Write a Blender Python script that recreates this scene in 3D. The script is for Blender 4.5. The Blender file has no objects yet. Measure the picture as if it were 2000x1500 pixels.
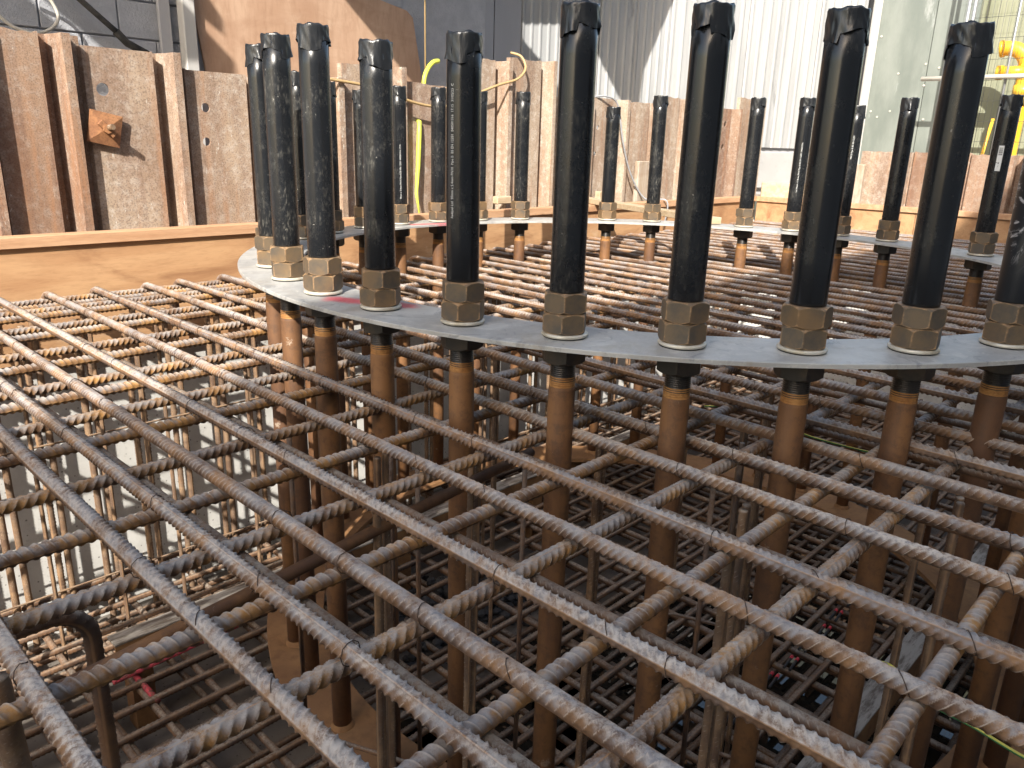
import bpy, bmesh, math, random
import numpy as np
from mathutils import Matrix, Vector, noise as mnoise

random.seed(7)
rng = np.random.default_rng(7)
SC = bpy.context.scene
COL = SC.collection
PI = math.pi

# ------------------------------------------------------------------ camera, world, sun, exposure
# X runs along the left-hand formwork, Y runs square to it, z = 0 is the top of the bolt washers.
def rot2(v):
    c, s = math.cos(math.radians(46.35)), math.sin(math.radians(46.35))
    return Vector((v[0] * c + v[1] * s, -v[0] * s + v[1] * c, v[2]))
cam_d = bpy.data.cameras.new('camera')
cam = bpy.data.objects.new('camera', cam_d); COL.objects.link(cam)
_r = rot2((0.99956912, 0.0086655, 0.02804433)).normalized()
_f = rot2((0.0, 0.955429, -0.29522098)).normalized()
_r = (_r - _f * _r.dot(_f)).normalized()
_u = _r.cross(_f)
cam.matrix_world = Matrix(((_r.x, _u.x, -_f.x, 0), (_r.y, _u.y, -_f.y, 0), (_r.z, _u.z, -_f.z, 0.474), (0, 0, 0, 1)))
cam_d.sensor_width = 36.0
cam_d.lens = 1523.5 / 2000 * 36
cam_d.clip_start = 0.02
cam_d.clip_end = 500
SC.camera = cam

SUN_AZ, SUN_EL = math.radians(212.65), math.radians(36.0)
SUN = Vector((math.cos(SUN_AZ) * math.cos(SUN_EL), math.sin(SUN_AZ) * math.cos(SUN_EL), math.sin(SUN_EL)))
world = bpy.data.worlds.new('World'); SC.world = world; world.use_nodes = True
wn = world.node_tree
bg = wn.nodes['Background']
sky = wn.nodes.new('ShaderNodeTexSky')
sky.sky_type = 'NISHITA'; sky.sun_disc = False
sky.sun_elevation = SUN_EL
sky.sun_rotation = math.atan2(SUN.x, SUN.y)
sky.air_density = 1.2; sky.dust_density = 2.5
wb = wn.nodes.new('ShaderNodeMix'); wb.data_type = 'RGBA'; wb.blend_type = 'MULTIPLY'; wb.inputs[0].default_value = 1.0
wn.links.new(sky.outputs[0], wb.inputs[6]); wb.inputs[7].default_value = (1.0, .96, .885, 1)      # camera white balance
wn.links.new(wb.outputs[2], bg.inputs[0])
bg.inputs[1].default_value = 0.15
sun_d = bpy.data.lights.new('sun', 'SUN'); sun = bpy.data.objects.new('sun', sun_d); COL.objects.link(sun)
sun_d.energy = 3.45; sun_d.angle = math.radians(0.5); sun_d.color = (1.0, 0.945, 0.855)
sun.rotation_euler = SUN.to_track_quat('Z', 'Y').to_euler()
sun.location = SUN * 40
vs = SC.view_settings
vs.view_transform = 'Standard'; vs.look = 'None'; vs.gamma = 1; vs.use_curve_mapping = False
vs.exposure = 1.42

# ------------------------------------------------------------------ helpers: objects
def tag(o, label=None, cat=None, group=None, kind=None):
    if label: o['label'] = label
    if cat: o['category'] = cat
    if group: o['group'] = group
    if kind: o['kind'] = kind
    return o

def empty(name, loc=(0, 0, 0), rz=0.0):
    o = bpy.data.objects.new(name, None); COL.objects.link(o)
    o.location = loc; o.rotation_euler = (0, 0, rz); o.empty_display_size = .1
    return o

def link(name, me, parent=None, loc=None, rot=None):
    o = bpy.data.objects.new(name, me); COL.objects.link(o)
    if parent: o.parent = parent
    if loc is not None: o.location = loc
    if rot is not None: o.rotation_euler = rot
    return o

def mesh_np(name, verts, quads, mat, smooth=True, tris=None):
    me = bpy.data.meshes.new(name)
    verts = np.asarray(verts, np.float32); quads = np.asarray(quads, np.int32).reshape(-1, 4)
    nt = 0 if tris is None else len(tris)
    nq = len(quads)
    me.vertices.add(len(verts)); me.vertices.foreach_set('co', verts.ravel())
    me.loops.add(nq * 4 + nt * 3)
    li = quads.ravel()
    if nt: li = np.concatenate([li, np.asarray(tris, np.int32).ravel()])
    me.loops.foreach_set('vertex_index', li)
    me.polygons.add(nq + nt)
    st = np.concatenate([np.arange(nq) * 4, nq * 4 + np.arange(nt) * 3]).astype(np.int32)
    me.polygons.foreach_set('loop_start', st)
    me.polygons.foreach_set('use_smooth', np.full(nq + nt, smooth))
    me.update(calc_edges=True); me.validate()
    if mat: me.materials.append(mat)
    return me

def smooth(P, n=6):
    P = [Vector(p) for p in P]; out = []
    for i in range(len(P) - 1):
        a, b_, c, d = P[max(i - 1, 0)], P[i], P[i + 1], P[min(i + 2, len(P) - 1)]
        for k in range(n):
            t = k / n
            out.append(.5 * ((2 * b_) + (c - a) * t + (2 * a - 5 * b_ + 4 * c - d) * t * t + (3 * b_ - a - 3 * c + d) * t ** 3))
    return out + [P[-1]]

class MB:
    """collects simple solids into one mesh"""
    def __init__(s): s.bm = bmesh.new()
    def box(s, x0, x1, y0, y1, z0, z1, bev=0.0, M=None):
        r = bmesh.ops.create_cube(s.bm, size=1.0)
        vs_ = r['verts']
        for v in vs_:
            v.co = Vector((x0 + (v.co.x + .5) * (x1 - x0), y0 + (v.co.y + .5) * (y1 - y0), z0 + (v.co.z + .5) * (z1 - z0)))
        if bev:
            es = list({e for v in vs_ for e in v.link_edges})
            rb = bmesh.ops.bevel(s.bm, geom=es, offset=bev, segments=1, affect='EDGES')
            vs_ = list({v for f in rb['faces'] for v in f.verts} | {v for v in vs_ if v.is_valid})
        if M is not None:
            for v in vs_: v.co = M @ v.co
        return s
    def poly(s, pts, dz, axis=(0, 0, 1)):
        """extrude a flat polygon"""
        ax = Vector(axis) * dz
        a = [s.bm.verts.new(p) for p in pts]; b = [s.bm.verts.new(Vector(p) + ax) for p in pts]
        s.bm.faces.new(a[::-1]); s.bm.faces.new(b)
        n = len(a)
        for i in range(n): s.bm.faces.new((a[i], a[(i + 1) % n], b[(i + 1) % n], b[i]))
        return s
    def tube(s, pts, r, seg=8, cap=True):
        pts = [Vector(p) for p in pts]; rings = []
        up = Vector((0, 0, 1)) if abs((pts[1] - pts[0]).normalized().z) < .9 else Vector((1, 0, 0))
        for i, p in enumerate(pts):
            t = (pts[min(i + 1, len(pts) - 1)] - pts[max(i - 1, 0)]).normalized()
            n = (up - t * up.dot(t)).normalized(); up = n; b = t.cross(n)
            rr = r[i] if isinstance(r, (list, tuple)) else r
            rings.append([s.bm.verts.new(p + (n * math.cos(2 * PI * k / seg) + b * math.sin(2 * PI * k / seg)) * rr) for k in range(seg)])
        for i in range(len(rings) - 1):
            for k in range(seg):
                f = s.bm.faces.new((rings[i][k], rings[i][(k + 1) % seg], rings[i + 1][(k + 1) % seg], rings[i + 1][k])); f.smooth = True
        if cap:
            s.bm.faces.new(rings[0][::-1]); s.bm.faces.new(rings[-1])
        return s
    def build(s, name, mat, parent=None, loc=None, rot=None):
        bmesh.ops.recalc_face_normals(s.bm, faces=s.bm.faces)
        me = bpy.data.meshes.new(name); s.bm.to_mesh(me); s.bm.free()
        me.materials.append(mat)
        return link(name, me, parent, loc, rot)

def lathe(name, prof, mat, seg=32, smooth=True, cap=True):
    """prof: (r, z) from the bottom to the top"""
    prof = np.array(prof, float); n = len(prof)
    a = np.arange(seg) * 2 * PI / seg
    V = np.zeros((n, seg, 3)); V[..., 0] = prof[:, :1] * np.cos(a); V[..., 1] = prof[:, :1] * np.sin(a); V[..., 2] = prof[:, 1:]
    i = np.arange(n - 1)[:, None]; k = np.arange(seg)[None]
    Q = np.stack([i * seg + k, i * seg + (k + 1) % seg, (i + 1) * seg + (k + 1) % seg, (i + 1) * seg + k], -1).reshape(-1, 4)
    V = V.reshape(-1, 3); T = []
    if cap:
        V = np.vstack([V, [[0, 0, prof[0, 1]], [0, 0, prof[-1, 1]]]])
        c0, c1 = len(V) - 2, len(V) - 1
        for k in range(seg):
            T.append((c0, (k + 1) % seg, k)); T.append((c1, (n - 1) * seg + k, (n - 1) * seg + (k + 1) % seg))
    return mesh_np(name, V, Q, mat, smooth, np.array(T) if T else None)

ORD = ['zeroth', 'first', 'second', 'third', 'fourth', 'fifth', 'sixth', 'seventh', 'eighth', 'ninth', 'tenth', 'eleventh', 'twelfth',
       'thirteenth', 'fourteenth', 'fifteenth', 'sixteenth', 'seventeenth', 'eighteenth', 'nineteenth', 'twentieth', 'twenty-first',
       'twenty-second', 'twenty-third', 'twenty-fourth', 'twenty-fifth', 'twenty-sixth']

# ------------------------------------------------------------------ helpers: materials
class NT:
    def __init__(s, name, rough=.7, metal=0.0, spec=None):
        s.mat = bpy.data.materials.new(name); s.mat.use_nodes = True
        s.t = s.mat.node_tree; s.b = s.t.nodes['Principled BSDF']
        s.b.inputs['Roughness'].default_value = rough; s.b.inputs['Metallic'].default_value = metal
        if spec is not None: s.b.inputs['Specular IOR Level'].default_value = spec
        s.tc = s.t.nodes.new('ShaderNodeTexCoord').outputs['Object']
    def n(s, typ, **kw):
        nd = s.t.nodes.new(typ)
        for k, v in kw.items(): setattr(nd, k, v)
        return nd
    def put(s, sock, v):
        if hasattr(v, 'is_output') or isinstance(v, bpy.types.NodeSocket): s.t.links.new(v, sock)
        else:
            if isinstance(v, (tuple, list)) and len(v) == 3 and sock.type == 'RGBA': v = (*v, 1)
            sock.default_value = v
    def math(s, op, a, b=0.0, c=None, clamp=False):
        nd = s.n('ShaderNodeMath', operation=op, use_clamp=clamp); s.put(nd.inputs[0], a); s.put(nd.inputs[1], b)
        if c is not None: s.put(nd.inputs[2], c)
        return nd.outputs[0]
    def vmath(s, op, a, b):
        nd = s.n('ShaderNodeVectorMath', operation=op); s.put(nd.inputs[0], a); s.put(nd.inputs[1], b); return nd.outputs['Value' if op in ('LENGTH', 'DISTANCE', 'DOT_PRODUCT') else 0]
    def rand(s): return s.n('ShaderNodeObjectInfo').outputs['Random']
    def vary(s, scale=(1, 1, 1)):
        """object coordinates, shifted per object"""
        r = s.math('MULTIPLY', s.rand(), 37.0)
        cb = s.n('ShaderNodeCombineXYZ')
        for i in range(3): s.put(cb.inputs[i], r)
        v = s.vmath('ADD', s.tc, cb.outputs[0])
        return s.vmath('MULTIPLY', v, tuple(scale))
    def scaled(s, scale): return s.vmath('MULTIPLY', s.tc, tuple(scale))
    def noise(s, vec, scale, detail=5.0, rough=.6, dist=0.0):
        nd = s.n('ShaderNodeTexNoise'); s.put(nd.inputs['Vector'], vec)
        nd.inputs['Scale'].default_value = scale; nd.inputs['Detail'].default_value = detail
        nd.inputs['Roughness'].default_value = rough; nd.inputs['Distortion'].default_value = dist
        return nd.outputs['Fac']
    def voro(s, vec, scale, feature='F1'):
        nd = s.n('ShaderNodeTexVoronoi', feature=feature); s.put(nd.inputs['Vector'], vec); nd.inputs['Scale'].default_value = scale
        return nd.outputs['Distance']
    def ramp(s, fac, a, b, x=0.0, y=1.0):
        nd = s.n('ShaderNodeMapRange', interpolation_type='SMOOTHSTEP'); s.put(nd.inputs[0], fac)
        for i, v in enumerate((a, b, x, y)): s.put(nd.inputs[i + 1], v)
        return nd.outputs[0]
    def mix(s, fac, a, b, blend='MIX'):
        nd = s.n('ShaderNodeMix', data_type='RGBA', blend_type=blend)
        s.put(nd.inputs[0], fac); s.put(nd.inputs[6], a); s.put(nd.inputs[7], b); return nd.outputs[2]
    def nz(s):
        sp = s.n('ShaderNodeSeparateXYZ'); s.t.links.new(s.n('ShaderNodeNewGeometry').outputs['Normal'], sp.inputs[0]); return sp.outputs[2]
    def sep(s, vec):
        sp = s.n('ShaderNodeSeparateXYZ'); s.put(sp.inputs[0], vec); return sp.outputs
    def attr(s, name):
        nd = s.n('ShaderNodeAttribute'); nd.attribute_name = name; return nd.outputs['Fac']
    def bump(s, h, strength=.3, dist=.002, prev=None):
        nd = s.n('ShaderNodeBump'); s.put(nd.inputs['Height'], h)
        nd.inputs['Strength'].default_value = strength; nd.inputs['Distance'].default_value = dist
        if prev is not None: s.t.links.new(prev, nd.inputs['Normal'])
        s.t.links.new(nd.outputs[0], s.b.inputs['Normal']); return nd.outputs[0]
    def col(s, c): s.put(s.b.inputs['Base Color'], c); return s.mat
    def rough(s, r): s.put(s.b.inputs['Roughness'], r)

def rebar_mat(name, rust, orange, scale_col, dust, dust_amt, lo=.35, scale_amt=.5):
    m = NT(name, .72)
    v = m.vary()
    n1 = m.noise(v, 9, 6, .65); n2 = m.noise(v, 34, 5, .7); n3 = m.noise(v, 3.1, 4)
    c = m.mix(m.ramp(n1, .38, .66), rust, orange)
    c = m.mix(m.math('MULTIPLY', m.math('MULTIPLY', m.ramp(m.noise(v, 14, 6, .7), .42, .58), scale_amt), m.ramp(m.nz(), -.2, .7, .2, 1.0)), c, scale_col)
    nz = m.nz()
    c = m.mix(m.math('MULTIPLY', m.ramp(m.attr('ridge'), .3, .9), .7), c, m.mix(.35, orange, (.42, .24, .12)))
    c = m.mix(m.math('MULTIPLY', m.ramp(m.attr('rib'), .45, .95), m.ramp(n2, .35, .6, .3, .9)), c, m.mix(.78, orange, dust))
    up = m.ramp(nz, lo, .95)
    d = m.math('MULTIPLY', up, m.math('MULTIPLY', m.ramp(m.noise(v, 60, 6, .8), .36, .58), m.ramp(n3, .30, .60, .35, 1.0)))
    d = m.math('MULTIPLY', d, m.math('MULTIPLY', m.ramp(m.rand(), 0, 1, .75, 1.25), dust_amt), clamp=True)
    c = m.mix(d, c, dust)
    c = m.mix(m.ramp(n2, .3, .7, 0, .35), c, m.mix(.5, c, (.03, .018, .012)))
    m.bump(m.math('ADD', n2, m.math('MULTIPLY', m.noise(v, 140, 4), .7)), .6, .0020)
    m.rough(m.ramp(n1, .3, .7, .62, .85))
    return m.col(c)

M = {}
M['rebar_a'] = rebar_mat('rebar_dusty_rust', (.115, .062, .036), (.28, .15, .07), (.22, .215, .225), (.52, .455, .39), .78, .35, .85)
M['rebar_b'] = rebar_mat('rebar_scaled_rust', (.14, .07, .033), (.42, .215, .062), (.24, .235, .24), (.46, .42, .37), .5, .35, .75)
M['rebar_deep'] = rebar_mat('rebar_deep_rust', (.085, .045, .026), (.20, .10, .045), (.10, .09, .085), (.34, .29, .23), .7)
M['rebar_vert'] = rebar_mat('rebar_vertical_rust', (.13, .075, .045), (.28, .17, .09), (.24, .21, .17), (.42, .36, .29), .6)

def rust_steel(name, a, b, c3, sc=7.0, rough=.75, streak=(1, 1, .22), light=None):
    m = NT(name, rough)
    v = m.vary(streak)
    n1 = m.noise(v, sc, 6, .65); n2 = m.noise(m.vary(), sc * 6, 5, .7)
    c = m.mix(m.ramp(n1, .36, .64), a, b)
    c = m.mix(m.ramp(n2, .45, .68, 0, .55), c, c3)
    if light: c = m.mix(m.ramp(m.noise(m.vary(), sc * 2.2, 7, .75), .64, .70, 0, .8), c, light)
    m.bump(n2, .3, .0012)
    return m.col(c)
M['stud'] = rust_steel('rusty_bolt_shank', (.105, .048, .022), (.215, .10, .036), (.07, .036, .021), 5, .7, (1, 1, .25), (.36, .28, .21))
M['thread'] = rust_steel('oiled_bolt_thread', (.035, .032, .03), (.06, .05, .042), (.02, .018, .017), 12, .38)
M['thread'].node_tree.nodes['Principled BSDF'].inputs['Metallic'].default_value = .55
M['thread_rust'] = rust_steel('orange_rusted_thread', (.30, .13, .035), (.38, .19, .06), (.16, .07, .025), 12, .8)
M['ring_rust'] = rust_steel('brown_rusted_plate', (.20, .10, .042), (.27, .14, .055), (.15, .07, .03), 3.0, .8, (1, 1, 1))
M['anchor_rust'] = rust_steel('scaly_orange_rust', (.22, .095, .045), (.34, .16, .07), (.10, .05, .028), 18, .85, (1, 1, 1))

def nut_mat():
    m = NT('rust_filmed_nut', .55)
    v = m.vary()
    n1 = m.noise(v, 14, 6, .65); n2 = m.noise(v, 5, 4)
    c = m.mix(m.ramp(n1, .38, .66), (.072, .060, .047), (.125, .088, .052))
    c = m.mix(m.ramp(n2, .45, .68, 0, .6), c, (.205, .118, .048))
    e = m.math('MULTIPLY', m.ramp(m.attr('edge'), .45, 1.0), m.ramp(m.noise(v, 60, 4), .38, .62, .1, .85))
    c = m.mix(e, c, (.36, .22, .11))
    m.bump(m.noise(v, 120, 4), .2, .0008)
    m.b.inputs['Metallic'].default_value = .05
    return m.col(c)
M['nut'] = nut_mat()

def nut_dark_mat():
    m = NT('blackened_nut', .5)
    v = m.vary(); n1 = m.noise(v, 12, 5)
    m.b.inputs['Metallic'].default_value = .3
    return m.col(m.mix(m.ramp(n1, .4, .7), (.032, .028, .025), (.075, .052, .035)))
M['nut_dark'] = nut_dark_mat()

m = NT('zinc_washer', .45, .25); v = m.vary()
M['washer'] = m.col(m.mix(m.ramp(m.noise(v, 20, 5), .4, .7), (.56, .53, .46), (.40, .35, .26)))
m = NT('black_rubber_seal', .7); M['seal'] = m.col((.02, .02, .02))

def plate_mat():
    m = NT('galvanised_plate', .5, .12)
    tc = m.tc
    n1 = m.noise(tc, 3.2, 6, .65, .6); n2 = m.noise(tc, 16, 6, .7, 1.0); n3 = m.noise(tc, 60, 4)
    c = m.mix(m.ramp(n1, .35, .65), (.335, .33, .318), (.47, .465, .445))
    c = m.mix(m.ramp(n2, .5, .68, 0, .5), c, (.60, .58, .53))
    c = m.mix(m.ramp(m.noise(tc, 8, 7, .75, 1.5), .54, .64, 0, .7), c, (.22, .225, .23))
    c = m.mix(m.ramp(m.noise(tc, 5, 7, .75, .8), .52, .68, 0, .5), c, (.31, .275, .22))
    # red spray-paint strokes on the plate
    for (p0, p1, w) in (((1.365, 2.09), (1.475, 1.865), .055), ((3.02, 3.745), (3.25, 3.70), .05)):
        p0 = Vector((*p0, 0)); d = Vector((*p1, 0)) - p0; L = d.length; d = d / L
        q = m.vmath('SUBTRACT', tc, tuple(p0))
        s = m.vmath('DOT_PRODUCT', q, tuple(d)); t = m.vmath('DOT_PRODUCT', q, (-d.y, d.x, 0))
        s2 = m.math('MAXIMUM', m.math('SUBTRACT', m.math('ABSOLUTE', m.math('SUBTRACT', s, L / 2)), L / 2), 0)
        r = m.math('SQRT', m.math('ADD', m.math('MULTIPLY', s2, s2), m.math('MULTIPLY', t, t)))
        r = m.math('ADD', r, m.math('MULTIPLY', m.math('SUBTRACT', m.noise(tc, 30, 5), .5), .05))
        c = m.mix(m.math('MULTIPLY', m.ramp(r, w, w * .2), .8), c, (.62, .06, .09))
    m.rough(m.ramp(n2, .3, .7, .38, .6))
    m.bump(n3, .08, .001)
    return m.col(c)
M['plate'] = plate_mat()

def pipe_mat(name, dust):
    m = NT(name, .25)
    v = m.vary(); vz = m.vary((1, 1, .16))
    n1 = m.noise(v, 5, 6, .7); n2 = m.noise(m.vary((1, 1, .35)), 130, 5, .75); n3 = m.noise(v, 55, 6, .8)
    r = m.rand()
    d = m.math('MULTIPLY', m.ramp(n1, .45, .75), m.ramp(n2, .48, .68))
    d = m.math('MULTIPLY', d, dust, clamp=True)
    c = m.mix(d, (.011, .012, .014), (.17, .16, .135))
    sp = m.math('MULTIPLY', m.ramp(m.noise(v, 95, 3, .6), .70, .74), m.ramp(n1, .4, .6))
    c = m.mix(m.math('MULTIPLY', sp, min(1.0, dust)), c, (.42, .40, .36))
    sc = m.math('MULTIPLY', m.ramp(m.noise(m.vary((3, 3, .5)), 30, 6, .8, 2.0), .66, .70), .35 * min(1, dust))
    c = m.mix(sc, c, (.30, .31, .32))
    m.rough(m.math('ADD', m.ramp(n1, .3, .7, .17, .34), m.math('MULTIPLY', d, .4)))
    m.bump(n3, .04, .001)
    return m.col(c)
M['pipe'] = pipe_mat('black_plastic_pipe', .6)
M['pipe_dusty'] = pipe_mat('dusty_black_plastic_pipe', 1.05)

def smear_mat():
    m = NT('mortar_smeared_pipe', .4); v = m.vary()
    n1 = m.noise(v, 9, 6, .7, 2.5)
    z = m.sep(m.tc)[2]
    f = m.math('MULTIPLY', m.ramp(n1, .50, .58), m.ramp(m.math('ABSOLUTE', m.math('SUBTRACT', z, .25)), .18, .05))
    return m.col(m.mix(f, (.013, .015, .019), (.42, .41, .42)))
M['pipe_smear'] = smear_mat()
m = NT('black_tape', .3, 0, .6); v = m.vary((1, 1, .3)); m.bump(m.noise(v, 55, 4, .6, 1.0), .45, .004)
M['tape'] = m.col(m.mix(m.ramp(m.noise(m.vary(), 12, 4), .55, .75, 0, .35), (.013, .014, .016), (.10, .10, .10)))
m = NT('white_print', .6); M['print'] = m.col((.62, .62, .6))
m = NT('white_sticker', .6); M['sticker'] = m.col((.72, .72, .70))
m = NT('black_ink', .6); M['ink'] = m.col((.02, .02, .02))

def pile_mat(name, a, b, pale, splash):
    m = NT(name, .85)
    v = m.vary((1, 1, .10)); v2 = m.vary()
    n1 = m.noise(v, 7, 6, .65); n2 = m.noise(v2, 22, 7, .75); n3 = m.noise(v2, 120, 4, .7)
    c = m.mix(m.ramp(n1, .38, .62), a, b)
    c = m.mix(m.ramp(n2, .45, .66, 0, .8), c, pale)
    c = m.mix(m.ramp(m.noise(m.vary((1, 1, .3)), 3.2, 5, .6), .44, .66, 0, .7), c, m.mix(.65, c, (.16, .075, .04)))
    c = m.mix(m.ramp(n3, .48, .62, 0, .75), c, m.mix(.6, c, (.06, .035, .025)))
    c = m.mix(m.ramp(m.noise(m.vary((1, 1, .06)), 16, 5, .6), .5, .7, 0, .6), c, m.mix(.5, c, (.40, .17, .06)))
    st = m.math('MULTIPLY', m.ramp(m.noise(m.vary((1, 1, .22)), 34, 6, .8), .62, .67), m.ramp(m.noise(v2, 2.6, 4), .42, .66))
    c = m.mix(m.math('MULTIPLY', st, splash, clamp=True), c, (.62, .59, .54))
    m.bump(m.math('ADD', n2, n3), .35, .003)
    return m.col(c)
M['pile'] = pile_mat('rusty_sheet_pile', (.30, .215, .16), (.41, .31, .225), (.50, .435, .37), 1.6)
M['pile_red'] = pile_mat('redder_rusty_sheet_pile', (.24, .145, .10), (.33, .22, .15), (.40, .325, .265), 1.2)
M['pile_pale'] = pile_mat('pale_rusty_sheet_pile', (.34, .255, .19), (.44, .35, .265), (.55, .48, .405), 1.3)

def wood_mat(name, a, b, knot=.3, grain=(1, 14, 14), sc=1.6, red=None):
    m = NT(name, .7)
    v = m.vary(grain)
    n1 = m.noise(v, sc, 6, .6, .5); n2 = m.noise(m.vary((.6, 2, 2)), 2.5, 5, .6, 1.2)
    c = m.mix(m.ramp(n1, .35, .65), a, b)
    gr = m.noise(m.vary(tuple(q * 5 for q in grain)), sc * 2, 5, .7, .3)
    c = m.mix(m.ramp(gr, .42, .7, 0, .4), c, m.mix(.6, c, (.20, .09, .04)))
    c = m.mix(m.ramp(m.noise(m.vary((.8, 1, 1)), 5, 6, .7), .58, .72, 0, .35), c, (.62, .50, .38))
    c = m.mix(m.ramp(n2, .50, .72, 0, knot), c, red or (.16, .06, .025))
    c = m.mix(m.ramp(m.voro(m.vary(), 6), .03, .012, 0, .8), c, (.05, .03, .02))
    m.bump(n1, .12, .001)
    return m.col(c)
M['ply'] = wood_mat('orange_formwork_plywood', (.41, .225, .11), (.50, .30, .155), .5, (1, 7, 7), 1.3)
M['batten'] = wood_mat('planed_timber_batten', (.45, .25, .135), (.55, .34, .20), .12)
M['timber'] = wood_mat('pale_sawn_timber', (.42, .32, .20), (.52, .42, .29), .15)
M['old_ply'] = wood_mat('weathered_red_plywood', (.40, .25, .165), (.49, .33, .23), .3, (1.5, 1.5, .35), 2.2, (.27, .14, .08))
M['old_timber'] = wood_mat('mortar_stained_timber', (.36, .28, .20), (.47, .41, .34), .35, (14, 14, 1))

def conc_mat(name, a, b, dark, sc=3.0, pit=True):
    m = NT(name, .9); tc = m.vary()
    n1 = m.noise(tc, sc, 6, .65); n2 = m.noise(tc, sc * 12, 5, .7)
    c = m.mix(m.ramp(n1, .35, .65), a, b)
    if pit: c = m.mix(m.ramp(m.voro(tc, 26), .16, .10, 0, .75), c, dark)
    c = m.mix(m.ramp(n2, .55, .75, 0, .3), c, dark)
    m.bump(n2, .3, .003)
    return m.col(c)
M['conc'] = conc_mat('pale_concrete', (.50, .49, .46), (.60, .59, .56), (.12, .11, .10))
M['blind'] = conc_mat('dirty_blinding_concrete', (.10, .085, .072), (.19, .165, .14), (.05, .04, .035), 2.0)
M['ground'] = conc_mat('stony_site_ground', (.22, .18, .14), (.32, .28, .23), (.08, .07, .06), 4.0)
M['render'] = conc_mat('grey_site_render', (.35, .35, .35), (.40, .40, .40), (.2, .2, .2), 2.0, False)

def paint_mat(name, a, b, sc=8.0, rough=.7, bmp=.5, dist=.004, streak=(1, 1, 1), stain=None):
    m = NT(name, rough); v = m.vary(streak)
    n1 = m.noise(v, sc, 6, .65); n2 = m.noise(m.vary(), sc * 7, 5, .7)
    c = m.mix(m.ramp(n1, .35, .65), a, b)
    if stain: c = m.mix(m.ramp(m.noise(m.vary((1, 1, .25)), 2.6, 7, .75), .58, .68, 0, .6), c, stain)
    m.bump(n2, bmp, dist)
    return m.col(c)
M['block'] = paint_mat('grey_painted_block', (.36, .37, .40), (.42, .43, .46), 9, .8, .9, .008)
M['grey_board'] = paint_mat('grey_painted_board', (.36, .36, .38), (.40, .40, .42), 2, .65, .1, .002, (1, 1, .2))
M['clad'] = paint_mat('white_painted_sheet', (.32, .325, .33), (.43, .43, .425), 3, .6, .5, .005, (1, 1, .10), (.17, .175, .175))
M['white_post'] = paint_mat('chipped_white_paint', (.43, .425, .41), (.50, .49, .475), 4, .55, .2, .002, (1, 1, .3), (.30, .26, .2))
M['green_panel'] = paint_mat('weathered_green_grey_sheet', (.135, .155, .138), (.215, .235, .212), 1.6, .6, .15, .002, (1, 1, .35), (.36, .375, .36))
M['green_board'] = paint_mat('yellow_green_board', (.22, .235, .16), (.285, .29, .20), 1.5, .7, .2, .002, (1, 1, .2))
M['galv'] = paint_mat('galvanised_tube', (.26, .27, .28), (.34, .34, .34), 6, .4, .1, .001)
M['galv'].node_tree.nodes['Principled BSDF'].inputs['Metallic'].default_value = .4
M['dark_iron'] = paint_mat('flaking_black_iron', (.02, .02, .02), (.06, .055, .05), 14, .8, .8, .006, (1, 1, 1), (.35, .33, .30))
M['offwhite_tube'] = paint_mat('offwhite_plastic_tube', (.46, .43, .37), (.54, .50, .44), 6, .5, .1, .001)
m = NT('yellow_duct_plastic', .38); M['duct'] = m.col(m.mix(m.ramp(m.noise(m.tc, 5), .4, .7), (.78, .42, .03), (.82, .50, .06)))
m = NT('lime_yellow_hose', .4); M['hose'] = m.col((.64, .70, .09))
m = NT('tan_cable', .5); M['cable'] = m.col((.42, .29, .14))
m = NT('grey_cable', .5); M['grey_cable'] = m.col((.30, .31, .33))
m = NT('tie_wire_steel', .55, .5); M['wire'] = m.col((.07, .045, .033))
m = NT('mesh_wire_steel', .5, .4); M['mesh_wire'] = m.col((.12, .12, .12))
m = NT('pink_red_paint', .6); M['redpaint'] = m.col(m.mix(m.ramp(m.noise(m.tc, 22, 6, .7), .44, .54), (.50, .06, .08), (.16, .06, .045)))
m = NT('red_plastic', .4); M['red'] = m.col((.60, .04, .06))
m = NT('black_rod', .5); M['blackrod'] = m.col((.02, .02, .022))
m = NT('earth_cable_sheath', .4)
M['earth'] = m.col(m.mix(m.ramp(m.nz(), .35, .5), (.05, .20, .07), (.55, .50, .08)))
m = NT('site_puddle', .02); m.b.inputs['Specular IOR Level'].default_value = .6; M['water'] = m.col((.03, .026, .02))
m = NT('dark_stone', .8); M['stone'] = m.col(m.mix(m.ramp(m.noise(m.vary(), 9), .4, .7), (.035, .035, .037), (.075, .072, .07)))
m = NT('steel_angle', .6); M['angle'] = m.col(m.mix(m.ramp(m.noise(m.vary((.4, 2, 2)), 14, 6, .7), .42, .62), (.34, .31, .27), (.11, .085, .065)))

# ------------------------------------------------------------------ setting: ground, pit floor, sky fixed by the world
PX0, PX1, PY0, PY1 = -2.6, 8.56, -2.2, 4.44
def ring_rect(name, o, i, z, mat):
    V = [(o[0], o[2], z), (o[1], o[2], z), (o[1], o[3], z), (o[0], o[3], z), (i[0], i[2], z), (i[1], i[2], z), (i[1], i[3], z), (i[0], i[3], z)]
    return mesh_np(name, V, [(k, (k + 1) % 4, 4 + (k + 1) % 4, 4 + k) for k in range(4)], mat, False)
tag(link('ground', ring_rect('ground', (-120, 120, -120, 120), (PX0 - .2, PX1 + .2, PY0 - .2, PY1 + .16), -.06, M['ground'])), kind='structure')
ZF = -2.25
g = MB(); g.box(PX0 - .3, PX1 + .3, PY0 - .3, PY1 + .3, ZF - .1, ZF)
tag(g.build('pit_floor', M['blind']), kind='structure')

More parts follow.
